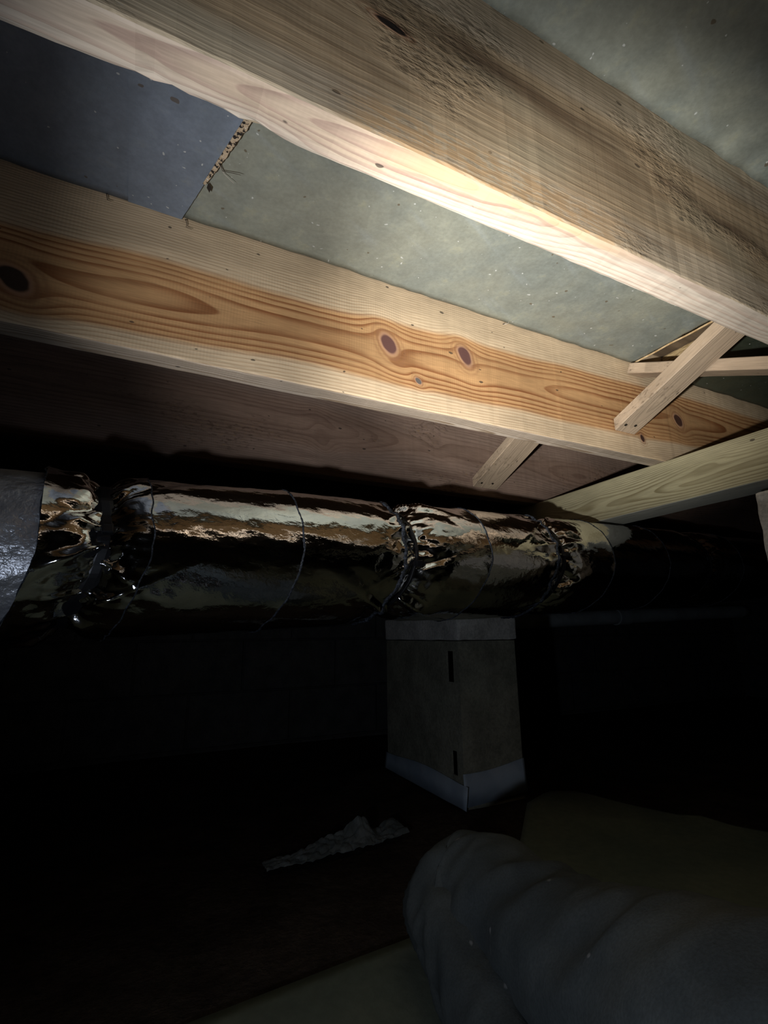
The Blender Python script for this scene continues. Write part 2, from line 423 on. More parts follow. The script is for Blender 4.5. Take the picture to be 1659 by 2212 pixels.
def batt(label, x0, x1, y0, y1, mat, seed, drop=0.0, torn=False, zoff=0.0, pucker=0.0022):
    root = thing('insulation_batt', label, 'insulation', ((x0 + x1) / 2, (y0 + y1) / 2, JZ + JV), 'faced insulation batts between the joists')
    cx, cy = (x0 + x1) / 2, (y0 + y1) / 2
    bm = bmesh.new()
    nx = max(8, int((x1 - x0) / 0.012)); ny = int((y1 - y0) / 0.012)
    def zz(x, y):
        t = (y - y0) / (y1 - y0)
        edge = min(t, 1 - t) * (y1 - y0)
        s = -0.0025 * math.sin(PI * t) + 0.0022 * nz(x * 5 + seed, y * 6, 1)
        # puckers where the facing is tucked against the joists
        ph = x * 26 + 4 * nz(x * 3, seed)
        s += pucker * math.exp(-edge / 0.045) * nz(ph, t * 1.5 + seed, 2)
        s += drop * math.exp(-max(0, x1 - x) / 0.02) * (0.4 + 0.6 * (1 - t))
        if edge < 0.014: s -= 0.0005
        return s + zoff
    g = []
    for i in range(nx + 1):
        x = x0 + (x1 - x0) * i / nx
        col = []
        for j in range(ny + 1):
            y = y0 + (y1 - y0) * j / ny
            xx = x
            if torn and i >= nx - 1:
                xx += 0.004 * nz(y * 60, seed) - 0.006 * nz(y * 17, 3)
            col.append(bm.verts.new((xx - cx, y - cy, zz(x, y))))
        g.append(col)
    for i in range(nx):
        for j in range(ny):
            bm.faces.new((g[i][j], g[i][j + 1], g[i + 1][j + 1], g[i + 1][j]))
    top = bmesh.ops.extrude_face_region(bm, geom=list(bm.faces))
    for v in top['geom']:
        if isinstance(v, bmesh.types.BMVert): v.co.z += 0.0008
    bmesh.ops.recalc_face_normals(bm, faces=bm.faces)
    link('facing', bm, mat, root, smooth=True)
    bm = bmesh.new(); box(bm, (x0 - cx + 0.004, y0 - cy + 0.001, 0.0115), (x1 - cx - 0.007, y1 - cy - 0.001, 0.048), 0.004)
    link('fibre_body', bm, mat_glass, root)
    return root
G = 0.0005
b_left = batt('insulation facing with painted-in bluish sheen left of the ragged seam, between the two brightest joists', X0, 0.0118, YA + JW + G, YB - G, mat_face_sheen, 1.0)
b_mid = batt('grey-green insulation facing in the brightest bay, from the ragged seam to the bridging struts', 0.0125, 1.025, YA + JW + G, YB - G, mat_face, 2.0, drop=0.004, torn=True, zoff=0.0035)
b_far = batt('insulation facing beyond the crossed struts, their shade painted in as dark green', 1.13, X1, YA + JW + G, YB - G, mat_face_shaded, 3.0)
b_near = batt('wide grey wrinkled insulation facing at the top right corner, in front of the nearest joist', -1.2, X1, YA - 0.385, YA - G, mat_face, 4.0, pucker=0.0055)
# the left facing laps over the seam and is frayed there
bm = bmesh.new()
pr = []
for j in range(61):
    t = j / 60
    y = YA + JW + 0.002 + (YB - YA - JW - 0.004) * t
    xe = 0.066 - 0.289 * (y - 0.523) + 0.0012 * nz(y * 90, 1) + 0.0006 * nz(y * 260, 2)
    a = bm.verts.new((-0.06, y, -0.0030)); b = bm.verts.new((xe, y, -0.0040 - 0.0022 * max(0, 1 - t)))
    c = bm.verts.new((xe, y, -0.0032 - 0.0022 * max(0, 1 - t))); d = bm.verts.new((-0.06, y, -0.0022))
    pr.append((a, b, c, d))
for j in range(60):
    for k in range(4):
        bm.faces.new((pr[j][k], pr[j + 1][k], pr[j + 1][(k + 1) % 4], pr[j][(k + 1) % 4]))
bm.faces.new(list(reversed(pr[0]))); bm.faces.new(pr[-1])
bmesh.ops.recalc_face_normals(bm, faces=bm.faces)
for v in bm.verts: v.co -= Vector(((X0 + 0.0118) / 2, (YA + JW + YB) / 2, 0))
flap = link('lap_edge', bm, mat_face_sheen, b_left)
def frayed():
    M = Mat('torn_paper_edge'); n = M.iso(190.0, 2.0, 0.7)
    c = M.mix(n.step(0.42, 0.49), (0.012, 0.009, 0.007), (0.50, 0.38, 0.25))
    return M.out(M.mix(n.step(0.66, 0.70), c, (0.7, 0.68, 0.6)), 0.9, 0, n, 0.003)
bm = bmesh.new()
pr = []
for j in range(41):
    t = j / 40
    y = 0.470 + 0.155 * t
    xe = 0.066 - 0.289 * (y - 0.523)
    wd = (0.0085 * (1 - t) ** 0.7 + 0.0004) * (0.8 + 0.45 * nz(y * 80, 5) + 0.2 * nz(y * 250, 8))
    z = -0.0072 - 0.0012 * nz(y * 120, 3)
    pr.append([bm.verts.new(p) for p in ((xe - 0.003, y, z + 0.0006), (xe + wd, y, z), (xe + wd, y, z + 0.0012), (xe - 0.003, y, z + 0.0016))])
for j in range(40):
    for k in range(4):
        bm.faces.new((pr[j][k], pr[j + 1][k], pr[j + 1][(k + 1) % 4], pr[j][(k + 1) % 4]))
bm.faces.new(list(reversed(pr[0]))); bm.faces.new(pr[-1])
bmesh.ops.recalc_face_normals(bm, faces=bm.faces)
cxm, cym = (0.0125 + 1.025) / 2, (YA + JW + YB) / 2
for v in bm.verts: v.co -= Vector((cxm, cym, 0))
tag(link('torn_edge', bm, frayed(), b_mid), 'ragged brown torn paper edge along the seam')
for pts, mt in ((((0.050, 0.585, -0.003), (0.055, 0.592, -0.007), (0.070, 0.585, -0.011), (0.078, 0.583, -0.012)), mat_fibre),
                (((0.049, 0.587, -0.003), (0.058, 0.597, -0.006), (0.072, 0.602, -0.010)), mat_palefib)):
    bm = bmesh.new(); tube(bm, [Vector(p) - Vector((cxm, cym, 0)) for p in pts], 0.0006, 0.0003, 5)
    link('paper_strand', bm, mt, b_mid)
bm = bmesh.new()
fl = [(0.0405, 0.622, -0.004), (0.0455, 0.626, -0.007), (0.0440, 0.634, -0.009), (0.0395, 0.630, -0.006)]
f = bm.faces.new([bm.verts.new(Vector(p) - Vector((cxm, cym, 0))) for p in fl])
bmesh.ops.solidify(bm, geom=[f], thickness=0.0006)
link('paper_flake', bm, mat_fibre, b_mid)

# torn brown paper end of the middle batt
bm = bmesh.new(); pr = []
for j in range(50):
    t = j / 49
    y = YA + JW + 0.004 + (YB - YA - JW - 0.01) * t
    wv = 0.016 * (1 - t) ** 0.8 + 0.002 + 0.003 * nz(y * 35, 8)
    x = 1.024 + 0.004 * nz(y * 17, 3)
    z = -0.001 - 0.002 * (1 - t)
    pr.append([bm.verts.new(p) for p in ((x - 0.004, y, z), (x + wv, y, z + 0.006), (x + wv, y, z + 0.009), (x - 0.004, y, z + 0.004))])
for j in range(49):
    for k in range(4):
        bm.faces.new((pr[j][k], pr[j + 1][k], pr[j + 1][(k + 1) % 4], pr[j][(k + 1) % 4]))
bm.faces.new(list(reversed(pr[0]))); bm.faces.new(pr[-1])
bmesh.ops.recalc_face_normals(bm, faces=bm.faces)
for v in bm.verts: v.co -= Vector((cxm, cym, 0))
mk = Mat('brown_kraft'); nk = mk.noise(mk.x * 40.0, mk.y * 60.0, 0.0, 3.0)
tag(link('kraft_end', bm, mk.out(mk.mix(nk.step(0.35, 0.65), (0.42, 0.27, 0.12), (0.60, 0.44, 0.25)), 0.8, 0, nk, 0.001), b_mid), 'tan torn paper end')

# ================================================================== cross bridging struts
def strut_mat(name, seed, a, b):
    return wood(name, U='x', V='y', vc=0.0, tap=(0.01, 0.03, 2.0), seed=seed, sap=a, heart=b, line_s=tuple(v * 0.72 for v in a), line_h=tuple(v * 0.65 for v in b),
        freq=(90, 2200), streak=0.25, streak_col=(0.20, 0.15, 0.11), dust=0.35, dust_col=(0.5, 0.47, 0.42), chip=0.35, lineamt=0.6, saw=0.0, bump=0.0009)
mat_s1 = strut_mat('strut_wood', 3.0, (0.47, 0.385, 0.295), (0.43, 0.325, 0.225))
mat_nail = Mat('dark_nail').out((0.035, 0.028, 0.022), 0.5, 0.6)
def strut(label, x0, x1, yb, zb, ya, za, th, mat, nails=True, endcut=0.0):
    """yb,zb: lower-left corner line at the far end; ya,za at the near end (both the underside edge)"""
    a, b = Vector(((x0 + x1) / 2, yb, zb)), Vector(((x0 + x1) / 2, ya, za))
    L = (b - a).length; ang = math.atan2(b.z - a.z, b.y - a.y)
    root = thing('cross_bridging_strut', label, 'bridging strut', a, 'cross bridging struts between the joists')
    # local x along the strut, local y across (world x), local z thickness upward
    bm = bmesh.new(); n = 40; w = (x1 - x0); rings = []
    r = 0.0016
    for i in range(n + 1):
        t = i / n
        ring = []
        for (yy, zz) in ((-w / 2 + r, 0), (w / 2 - r, 0), (w / 2, r), (w / 2, th - r), (w / 2 - r, th), (-w / 2 + r, th), (-w / 2, th - r), (-w / 2, r)):
            c0 = zz * math.tan(ang - PI / 2) if False else 0
            x = t * L
            if i == 0: x += zz * endcut
            jit = 0.0006 * nz(x * 30, yy * 200, zz * 200 + x0 * 7)
            ring.append(bm.verts.new((x, yy + jit, zz + jit)))
        rings.append(ring)
    for i in range(n):
        for k in range(8):
            bm.faces.new((rings[i][k], rings[i][(k + 1) % 8], rings[i + 1][(k + 1) % 8], rings[i + 1][k]))
    bm.faces.new(list(reversed(rings[0]))); bm.faces.new(rings[-1])
    bmesh.ops.recalc_face_normals(bm, faces=bm.faces)
    o = link('bar', bm, mat, root)
    ex = (b - a).normalized(); ey = Vector((-1, 0, 0)) if ex.y > 0 else Vector((1, 0, 0)); ez = ex.cross(ey)
    if ez.z < 0: ez = -ez; ey = -ey
    o.matrix_basis = Matrix((ex, ey, ez)).transposed().to_4x4()
    if nails:
        for (px, py) in ((0.020, -0.30), (0.024, 0.12)):
            bm = bmesh.new()
            bmesh.ops.create_cone(bm, cap_ends=True, segments=12, radius1=0.0032, radius2=0.0036, depth=0.003, matrix=Matrix.Translation((px, py * w * (1 if ey.x > 0 else -1), 0.0002)))
            nl = link('nail_head', bm, mat_nail, root); nl.matrix_basis = o.matrix_basis
    return root
strut('bright diagonal bridging strut in front, its lower end nailed to the orange knotty joist', 0.926, 0.990, YB - 0.0035, 0.4365, YA + JW + 0.002, 0.594, 0.026, mat_s1, True, 0.55)
strut('thin bridging strut crossing behind the front strut, starting high on the knotty joist', 0.994, 1.046, YB - 0.003, 0.592, YA + JW + 0.010, 0.416, 0.024, mat_s1, False)
strut('greyish bridging strut on the dim farthest joist, lower left of the other two', 0.848, 0.934, YC - 0.003, 0.412, YB + JW + 0.002, 0.572, 0.025, mat_s1, True, 0.4)

# ================================================================== girder and its pier
XG = 1.083; GD = 0.1017; GW = 0.0974
def gird_extra(M, col, u, v, w, n1, n2):
    return col
mat_g = wood('treated_girder', U='y', V='z', vc=0.045, slope=-0.01, tap=(0.000, 0.030, 2.2), seed=5.4, sap=(0.40, 0.36, 0.225), heart=(0.385, 0.345, 0.21),
    line_s=(0.225, 0.185, 0.10), line_h=(0.20, 0.165, 0.085), sapw=(0.02, 0.05), freq=(110, 1300), wob=0.006, saw=0.02, dust=0.1, rough=0.6,
    knots=((0.62, 0.055, 0.012, 0.035, 0.012, None), (0.93, 0.045, 0.014, 0.03, 0.012, None)))
mat_gb = wood('treated_girder_underside', U='y', V='x', vc=0.03, tap=(0.005, 0.03, 2.0), seed=7.7, sap=(0.52, 0.54, 0.48), heart=(0.50, 0.50, 0.44),
    line_s=(0.30, 0.30, 0.25), line_h=(0.28, 0.28, 0.23), freq=(120, 2000), saw=0.0, lineamt=0.6)
g = link('girder_beam', board_bm(-1.68, 2.19, GW, GD, rad=0.003, step=0.02, wane=0.0008, seed=3.0, axis='y'), [mat_g, mat_gb], loc=(XG, 0, JZ - GD))
tag(g, 'pale yellow-green treated beam crossing under the joists at the right', 'beam')

def rough_block(bm, p0, p1, seed, bev=0.008, cuts=10):
    b = bmesh.new(); box(b, p0, p1, bev)
    bmesh.ops.subdivide_edges(b, edges=[e for e in b.edges if e.calc_length() > 0.03], cuts=cuts, use_grid_fill=True)
    for v in b.verts:
        v.co += v.normal * 0 + Vector((nz(v.co.y * 40, v.co.z * 40, seed), nz(v.co.x * 40, v.co.z * 40, seed + 4), nz(v.co.x * 40, v.co.y * 40, seed + 8))) * 0.0022
    me = bpy.data.meshes.new('t'); b.to_mesh(me); b.free(); bm.from_mesh(me); bpy.data.meshes.remove(me)

pr_ = thing('concrete_block_pier', 'pale concrete block pier cut off by the right edge, under the treated beam', 'pier', (1.17, 0.31, FZ - 0.005))
px0, px1, py0, py1 = 1.073, 1.263, 0.13, 0.530
def rel(p, o): return tuple(p[i] - o.location[i] for i in range(3))
z0 = FZ - 0.005
for (za, zb, nm) in ((z0, -0.245, 'concrete_block'), (-0.243, -0.045, 'concrete_block'), (-0.043, 0.058, 'concrete_block'), (0.060, 0.264, 'cap_block')):
    bm = bmesh.new(); rough_block(bm, rel((px0, py0, za), pr_), rel((px1, py1, zb), pr_), za * 7)
    link(nm, bm, mat_cap if nm == 'cap_block' else mat_pier, pr_, smooth=False)
bm = bmesh.new(); box(bm, rel((px0 + 0.008, py0 + 0.03, 0.264), pr_), rel((px1 - 0.02, py1 - 0.05, JZ - GD - 0.0015), pr_), 0.002)
link('wood_shim', bm, mat_gb, pr_)

# ================================================================== centre pier behind the duct
PK = 1.1
qx0, qx1, qy0, qy1 = 0.753, 0.935, 1.10, 1.505
pier = thing('concrete_block_pier', 'dim concrete block pier standing behind and below the foil duct', 'pier', ((qx0 + qx1) / 2, (qy0 + qy1) / 2, FZ - 0.005))
def slotted_block(za, zb, slots):
    """long face (x = qx0) has deep upright slots: list of (y0, y1, z0, z1)"""
    bm = bmesh.new()
    ys = sorted({qy0, qy1, *[s[0] for s in slots], *[s[1] for s in slots]})
    zs = sorted({za, zb, *[s[2] for s in slots], *[s[3] for s in slots]})
    # front plane with slot cells recessed 25 mm
    def inslot(y, z): return any(s[0] <= y <= s[1] and s[2] <= z <= s[3] for s in slots)
    # hollow core: thin left web with the openings, thick front, right and back webs
    box(bm, (qx0 + 0.005, qy0, za), (qx1, qy0 + 0.018, zb))
    box(bm, (qx1 - 0.014, qy0 + 0.020, za), (qx1, qy1 - 0.080, zb))
    box(bm, (qx0 + 0.005, qy1 - 0.080, za), (qx1, qy1, zb))
    for i in range(len(ys) - 1):
        for j in range(len(zs) - 1):
            if not inslot((ys[i] + ys[i + 1]) / 2, (zs[j] + zs[j + 1]) / 2):
                box(bm, (qx0, ys[i], zs[j]), (qx0 + 0.005, ys[i + 1], zs[j + 1]))
    bmesh.ops.remove_doubles(bm, verts=bm.verts, dist=0.0001)
    # drop the coincident inner faces so the block is one skin
    seen = {}
    for f in list(bm.faces):
        k = tuple(round(c, 4) for c in f.calc_center_median())
        seen.setdefault(k, []).append(f)
    bmesh.ops.delete(bm, geom=[f for fs in seen.values() if len(fs) > 1 for f in fs], context='FACES_ONLY')
    for v in bm.verts:
        v.co -= pier.location
    return bm
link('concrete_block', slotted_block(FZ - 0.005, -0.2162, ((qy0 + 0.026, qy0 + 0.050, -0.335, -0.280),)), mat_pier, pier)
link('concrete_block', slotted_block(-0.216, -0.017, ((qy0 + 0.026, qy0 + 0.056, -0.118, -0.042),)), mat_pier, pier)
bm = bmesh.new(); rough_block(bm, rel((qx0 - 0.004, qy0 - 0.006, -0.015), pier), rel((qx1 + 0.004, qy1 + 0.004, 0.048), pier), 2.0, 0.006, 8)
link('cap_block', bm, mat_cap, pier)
mat_flap = Mat('blue_grey_plastic'); nf = mat_flap.iso(12.0, 3.0)
mflap = mat_flap.out(mat_flap.mix(nf.step(0.3, 0.7), (0.33, 0.40, 0.48), (0.45, 0.52, 0.58)), 0.45, 0, nf, 0.004)
def ribbon(pts, zlo, zhi, thick, nrm, nseg=24):
    bm = bmesh.new(); rows = []
    for i in range(nseg + 1):
        t = i / nseg
        p = Vector(pts[0]).lerp(Vector(pts[1]), t)
        lo, hi = zlo(t), zhi(t)
        o = 0.002 * nz(t * 6, lo * 5)
        n = Vector(nrm)
        q = [p + Vector((0, 0, lo)) + n * (0.010 + o), p + Vector((0, 0, hi)) + n * (0.003 + abs(o)), p + Vector((0, 0, hi)) + n * (0.003 + abs(o) - thick), p + Vector((0, 0, lo)) + n * (0.010 + o - thick)]
        rows.append([bm.verts.new(v - pier.location) for v in q])
    for i in range(nseg):
        for k in range(4):
            bm.faces.new((rows[i][k], rows[i + 1][k], rows[i + 1][(k + 1) % 4], rows[i][(k + 1) % 4]))
    bm.faces.new(list(reversed(rows[0]))); bm.faces.new(rows[-1])
    bmesh.ops.recalc_face_normals(bm, faces=bm.faces)
    return bm
tag(link('base_strip', ribbon(((qx0, qy0 - 0.018, 0), (qx0, qy1 + 0.01, 0)), lambda t: -0.400 + 0.008 * t, lambda t: -0.338 + 0.012 * math.sin(t * 5) * t - 0.012 * (1 - t), 0.0012, (-1, 0, 0)), mflap, pier, smooth=True), 'blue-grey plastic strip around the pier foot')
tag(link('base_strip', ribbon(((qx0 - 0.004, qy0, 0), (qx1 + 0.002, qy0, 0)), lambda t: -0.396 + 0.012 * t, lambda t: -0.325 - 0.004 * math.sin(t * 4) + 0.014 * t, 0.0012, (0, -1, 0)), mflap, pier, smooth=True), 'blue-grey plastic strip around the pier foot')

# ================================================================== pale pipe along the back wall
mp = Mat('dull_grey_plastic'); npv = mp.iso(8.0, 3.0)
mat_pipe = mp.out(mp.scale((0.72, 0.78, 0.77), npv.step(0.3, 0.7, 0.8, 1.1)), 0.55)
def pipe_pts(y, x0, x1, z0, z1, n=30): return [(x0 + (x1 - x0) * i / n, y, z0 + (z1 - z0) * i / n) for i in range(n + 1)]
pp = pipe_pts(2.10, 1.35, 3.868, 0.046, 0.135)
pc = Vector(pp[0])
pipe = thing('drain_pipe', 'dull grey pipe sloping behind the duct at the right edge', 'pipe', pc)
bm = bmesh.new(); tube(bm, [Vector(p) - pc for p in pp], 0.041, seg=28); link('pipe_run', bm, mat_pipe, pipe, smooth=True)
bm = bmesh.new(); tube(bm, [Vector((2.55, 2.10, 0.0884)) - pc, Vector((2.65, 2.10, 0.0919)) - pc], 0.047, seg=28); link('coupling', bm, mat_pipe, pipe)
for xs in (1.6, 3.2):
    zc = 0.046 + (xs - 1.35) * 0.089 / 2.518
    bm = bmesh.new(); box(bm, (xs - 0.012 - pc.x, 2.10 - pc.y - 0.01, zc - pc.z + 0.036), (xs + 0.012 - pc.x, 2.201 - pc.y, zc - pc.z + 0.046), 0.002)
    link('pipe_bracket', bm, mat_nail, pipe)

# ================================================================== insulated foil duct
DA = Vector((0.0, 0.813, 0.115)); DU = Vector((1.0, 0.1018, 0.048)).normalized()
E1 = (Vector((0, -1, 0)) - DU * (Vector((0, -1, 0)).dot(DU))).normalized()
E2 = DU.cross(E1) * -1
if E2.z < 0: E2 = -E2
RD = 0.1165
def dpt(s, th, r): return DA + DU * s + (E1 * math.cos(th) + E2 * math.sin(th)) * r
def skew(th): return -0.042 * max(0.0, -math.sin(th)) ** 1.5
rng = random.Random(11)
PINCH = []
for (s0, depth, L, n, amp) in ((-0.047, 0.022, 0.020, 22, 0.021), (0.436, 0.022, 0.028, 22, 0.022), (0.826, 0.018, 0.024, 20, 0.018), (1.462, 0.018, 0.024, 18, 0.014)):
    folds = []
    for i in range(n):
        folds.append((2 * PI * (i + rng.uniform(-0.4, 0.4)) / n, rng.uniform(0.035, 0.13), rng.uniform(0.35, 1.0) * amp * rng.choice((1, 1, -0.7)), rng.uniform(0.018, 0.060), rng.uniform(-6, 6), rng.choice((-1, 1, 0))))
    PINCH.append((s0, depth, L, folds))
def adist(a, b):
    d = (a - b) % (2 * PI)
    return d - 2 * PI if d > PI else d
def duct_r(s, th, base=RD):
    r = base
    for (s0, depth, L, folds) in PINCH:
        ds = s - s0
        if abs(ds) > 0.2: continue
        r -= depth * math.exp(-(abs(ds) / L) ** 1.3)
        cr = math.exp(-abs(ds) / 0.034) * min(1.0, abs(ds) / 0.010)
        if cr > 0.02:
            ct, st_ = math.cos(th), math.sin(th)
            f1 = noise.voronoi(Vector((s * 30 + s0 * 7, ct * 4.0, st_ * 4.0)))[0][0]; f2 = noise.voronoi(Vector((s * 62, ct * 9.0 + s0, st_ * 9.0)))[0][0]
            r += cr * (0.015 * (0.38 - f1) + 0.0075 * (0.38 - f2))
        tiefade = min(1.0, abs(ds) / 0.008) * 0.75 + 0.25
        for (t0, w, a, ln, tw, side) in folds:
            if side and side * ds < 0: continue
            d = abs(adist(th, t0 + tw * ds))
            ww = w * (0.55 + abs(ds) / 0.05)
            if d < ww:
                r += a * (1 - d / ww) * math.exp(-abs(ds) / ln) * tiefade
    # long soft undulations and small wrinkles of the loose jacket
    r += 0.0012 * nz(s * 6.0, math.cos(th) * 1.5, math.sin(th) * 1.5)
    r += 0.0006 * nz(s * 22.0 + th * 6, math.cos(th) * 5, math.sin(th) * 5)
    r += 0.00025 * nz(s * 60.0 - th * 9, math.cos(th) * 22, math.sin(th) * 22)
    return r
def foil():
    M = Mat('crinkled_foil')
    a = M.noise(M.x * 75.0 + M.z * 60.0, M.y * 80.0, M.z * 110.0 - M.x * 30.0, 3.0, 0.55, 1.0, 0.3)
    b = M.iso(150.0, 2.0, 0.5); c = M.iso(14.0, 3.0)
    col = M.mix(c.step(0.3, 0.7), (0.70, 0.70, 0.69), (0.84, 0.84, 0.83))
    return M.out(col, c.step(0.3, 0.7, 0.06, 0.11), 1.0, a * 1.0 + b * 0.10, 0.0016, 0.32)
mat_foil = foil()
def dulltape():
    M = Mat('dull_grey_foil_tape'); n = M.iso(60.0, 4.0, 0.6); c = M.iso(10.0, 4.0); k = M.iso(130.0, 2.0)
    col = M.mix(c.step(0.3, 0.7), (0.56, 0.57, 0.60), (0.78, 0.79, 0.83))
    return M.out(col, n.step(0.3, 0.7, 0.30, 0.45), 0.6, n + k * 0.4, 0.004, 0.8)
mat_tape = dulltape()
mf = Mat('frayed_fibre_edge'); fn = mf.iso(260.0, 3.0, 0.7)
mat_fray = mf.out(mf.mix(fn.step(0.4, 0.7), (0.010, 0.012, 0.017), (0.09, 0.105, 0.135)), 0.6, 0.2, fn, 0.003)
mat_black = Mat('black_plastic').out((0.008, 0.008, 0.010), 0.38, 0.0)

duct = thing('insulated_duct', 'round silver foil wrapped air duct running under the joists', 'duct', DA)
NT = 220
def wrap(s0, s1, base=RD, mat=None, name='foil_wrap', flare=0.0, step=0.0028, lipl=0.0):
    bm = bmesh.new(); n = max(4, int((s1 - s0) / step)); rings = []
    for i in range(n + 1):
        ring = []
        for k in range(NT):
            th = 2 * PI * k / NT
            s = s0 + (s1 - s0) * i / n
            se = s
            if i > n - 6 and flare: se += 0.004 * nz(th * 4, s1 * 9) * (i - n + 6) / 6
            r = duct_r(s, th, base)
            e = (s1 - s)
            if flare and e < 0.03: r += flare * (1 - e / 0.03) ** 2 * (0.7 + 0.6 * nz(th * 3, s1 * 5))
            if lipl and (s - s0) < 0.02: r += lipl * (1 - (s - s0) / 0.02) ** 2
            ring.append(bm.verts.new(dpt(se + skew(th), th, r) - DA))
        rings.append(ring)
    for i in range(n):
        for k in range(NT):
            bm.faces.new((rings[i][k], rings[i + 1][k], rings[i + 1][(k + 1) % NT], rings[i][(k + 1) % NT]))
    bmesh.ops.recalc_face_normals(bm, faces=bm.faces)
    return link(name, bm, mat or mat_foil, duct, smooth=True)
def edge(parent, s, base, rad=0.0016, extra=0.002, wob=0.004):
    """fibrous cut edge of a wrap: a thin ragged ring"""
    bm = bmesh.new(); rings = []; seg = 6
    for k in range(NT):
        th = 2 * PI * k / NT
        ss = s + wob * nz(th * 4, s * 9) + skew(th)
        r = duct_r(s, th, base) + extra * (0.7 + 0.6 * nz(th * 3, s * 5)) + 0.0006 * nz(th * 60, s)
        rr = rad * (1.0 + 0.7 * nz(th * 40, s * 3, 2))
        ring = []
        for q in range(seg):
            a = 2 * PI * q / seg
            ring.append(bm.verts.new(dpt(ss + rr * 1.5 * math.cos(a), th, r + rr * math.sin(a)) - DA))
        rings.append(ring)
    for k in range(NT):
        for q in range(seg):
            bm.faces.new((rings[k][q], rings[(k + 1) % NT][q], rings[(k + 1) % NT][(q + 1) % seg], rings[k][(q + 1) % seg]))
    bmesh.ops.recalc_face_normals(bm, faces=bm.faces)
    return link('frayed_edge', bm, mat_fray, parent, smooth=True)
te = wrap(-1.75, -0.100, RD - 0.006, mat_tape, 'taped_duct_end', step=0.008)
tag(te, 'dull grey taped end without shiny foil')
W = []
for (s0, s1, dr, fl, lip) in ((-0.115, 0.006, 0.0, 0.0015, 0.003), (0.000, 0.214, -0.0015, 0.0030, 0.0), (0.204, 0.402, -0.001, 0.0060, 0.0), (0.385, 0.597, -0.003, 0.0030, 0.0),
                              (0.590, 0.788, -0.002, 0.0060, 0.0), (0.775, 0.985, -0.003, 0.0030, 0.0), (0.978, 1.222, -0.004, 0.0030, 0.0), (1.215, 1.62, -0.004, 0.0030, 0.0), (1.61, 3.70, -0.008, 0.0, 0.0)):
    o = wrap(s0, s1, RD + dr, flare=fl, lipl=lip, step=0.0028 if s0 < 1.3 else 0.006)
    W.append(o)
    if fl:
        big = s1 in (0.402, 0.788)
        edge(o, s1, RD + dr, 0.0026 if big else (0.0007 if s1 < 0.1 else 0.0011), fl)
edge(W[0], -0.115, RD, 0.0007, 0.003)

# cable ties cinching the jacket
def tie(s0, depth, th_head, width, label, tail=0.0):
    root_r = RD - depth - 0.0015
    bm = bmesh.new(); n = 120; rings = []
    for k in range(n):
        th = 2 * PI * k / n
        r = root_r + 0.0014 * nz(th * 5, s0 * 3) + 0.002
        s = s0 + 0.003 * nz(th * 2, s0) + skew(th)
        ring = [bm.verts.new(dpt(s + a, th, r + b) - DA) for (a, b) in ((-width / 2, -0.002), (-width / 2, 0.0022), (-width / 4, 0.003), (width / 4, 0.003), (width / 2, 0.0022), (width / 2, -0.002))]
        rings.append(ring)
    for k in range(n):
        for q in range(6):
            bm.faces.new((rings[k][q], rings[(k + 1) % n][q], rings[(k + 1) % n][(q + 1) % 6], rings[k][(q + 1) % 6]))
    bmesh.ops.recalc_face_normals(bm, faces=bm.faces)
    o = link('cable_tie', bm, mat_black, duct, smooth=False)
    o['label'] = label
    # square locking head and the cut tail
    bm = bmesh.new(); box(bm, (-0.0065, -0.0055, -0.001), (0.0065, 0.0055, 0.009), 0.0015)
    box(bm, (0.004, -0.004, 0.002), (0.004 + 0.012, 0.004, 0.0045), 0.0008)
    c = dpt(s0 + skew(th_head) + 0.002, th_head, root_r + 0.003) - DA
    rad = (E1 * math.cos(th_head) + E2 * math.sin(th_head)); tan = DU.cross(rad)
    for v in bm.verts: v.co = c + DU * v.co.x + tan * v.co.y + rad * v.co.z
    link('tie_head', bm, mat_black, o)
    return o
tie(-0.047, 0.022, 0.20, 0.019, 'wide black cable tie')
tie(0.436, 0.022, -0.15, 0.0055, 'narrow black cable tie')
tie(0.826, 0.018, 0.10, 0.0075, 'narrow black cable tie')
tie(1.462, 0.018, 0.15, 0.0075, 'narrow black cable tie')

# ================================================================== plastic ground sheet
def sheetmat():
    M = Mat('dull_ground_sheet'); n = M.iso(5.0, 5.0, 0.6); g = M.iso(60.0, 4.0, 0.6)
    c = M.mix(n.step(0.3, 0.7), (0.145, 0.165, 0.125), (0.21, 0.22, 0.155))
    return M.out(M.scale(c, g.step(0.2, 0.8, 0.85, 1.1)), 0.6, 0, n + g * 0.3, 0.003, 0.8, 0.25)
def sheet_edge(x):
    # far edge of the sheet, in y, for a given x
    pts = ((-1.6, 0.52), (-0.3, 0.62), (0.1, 0.705), (0.39, 0.735), (0.55, 0.765), (0.70, 0.86), (0.88, 1.03), (1.0, 1.075), (1.111, 1.095), (1.20, 0.885), (1.267, 0.722), (1.45, 0.35), (1.9, -0.6), (2.4, -1.6))
    for (a, b), (c, d) in zip(pts, pts[1:]):
        if a <= x <= c: return b + (d - b) * (x - a) / (c - a)
    return pts[-1][1]
bm = bmesh.new(); nx, ny = 200, 110; gr = []
for i in range(nx + 1):
    x = -1.6 + 4.0 * i / nx; yt = sheet_edge(x); col = []
    for j in range(ny + 1):
        t = j / ny; y = -1.6 + (yt + 1.6) * t
        z = FZ + 0.004 + 0.004 * nz(x * 3, y * 3, 5) + 0.0018 * nz(x * 11, y * 13, 2)
        z += mound(x, y)
        # a soft ridge running away to the right
        z += 0.010 * math.exp(-((y - (0.92 - 0.35 * (x - 0.95))) / 0.02) ** 2) * (1 / (1 + math.exp(-(x - 0.93) * 40)))
        col.append(bm.verts.new((x, y, z)))
    gr.append(col)
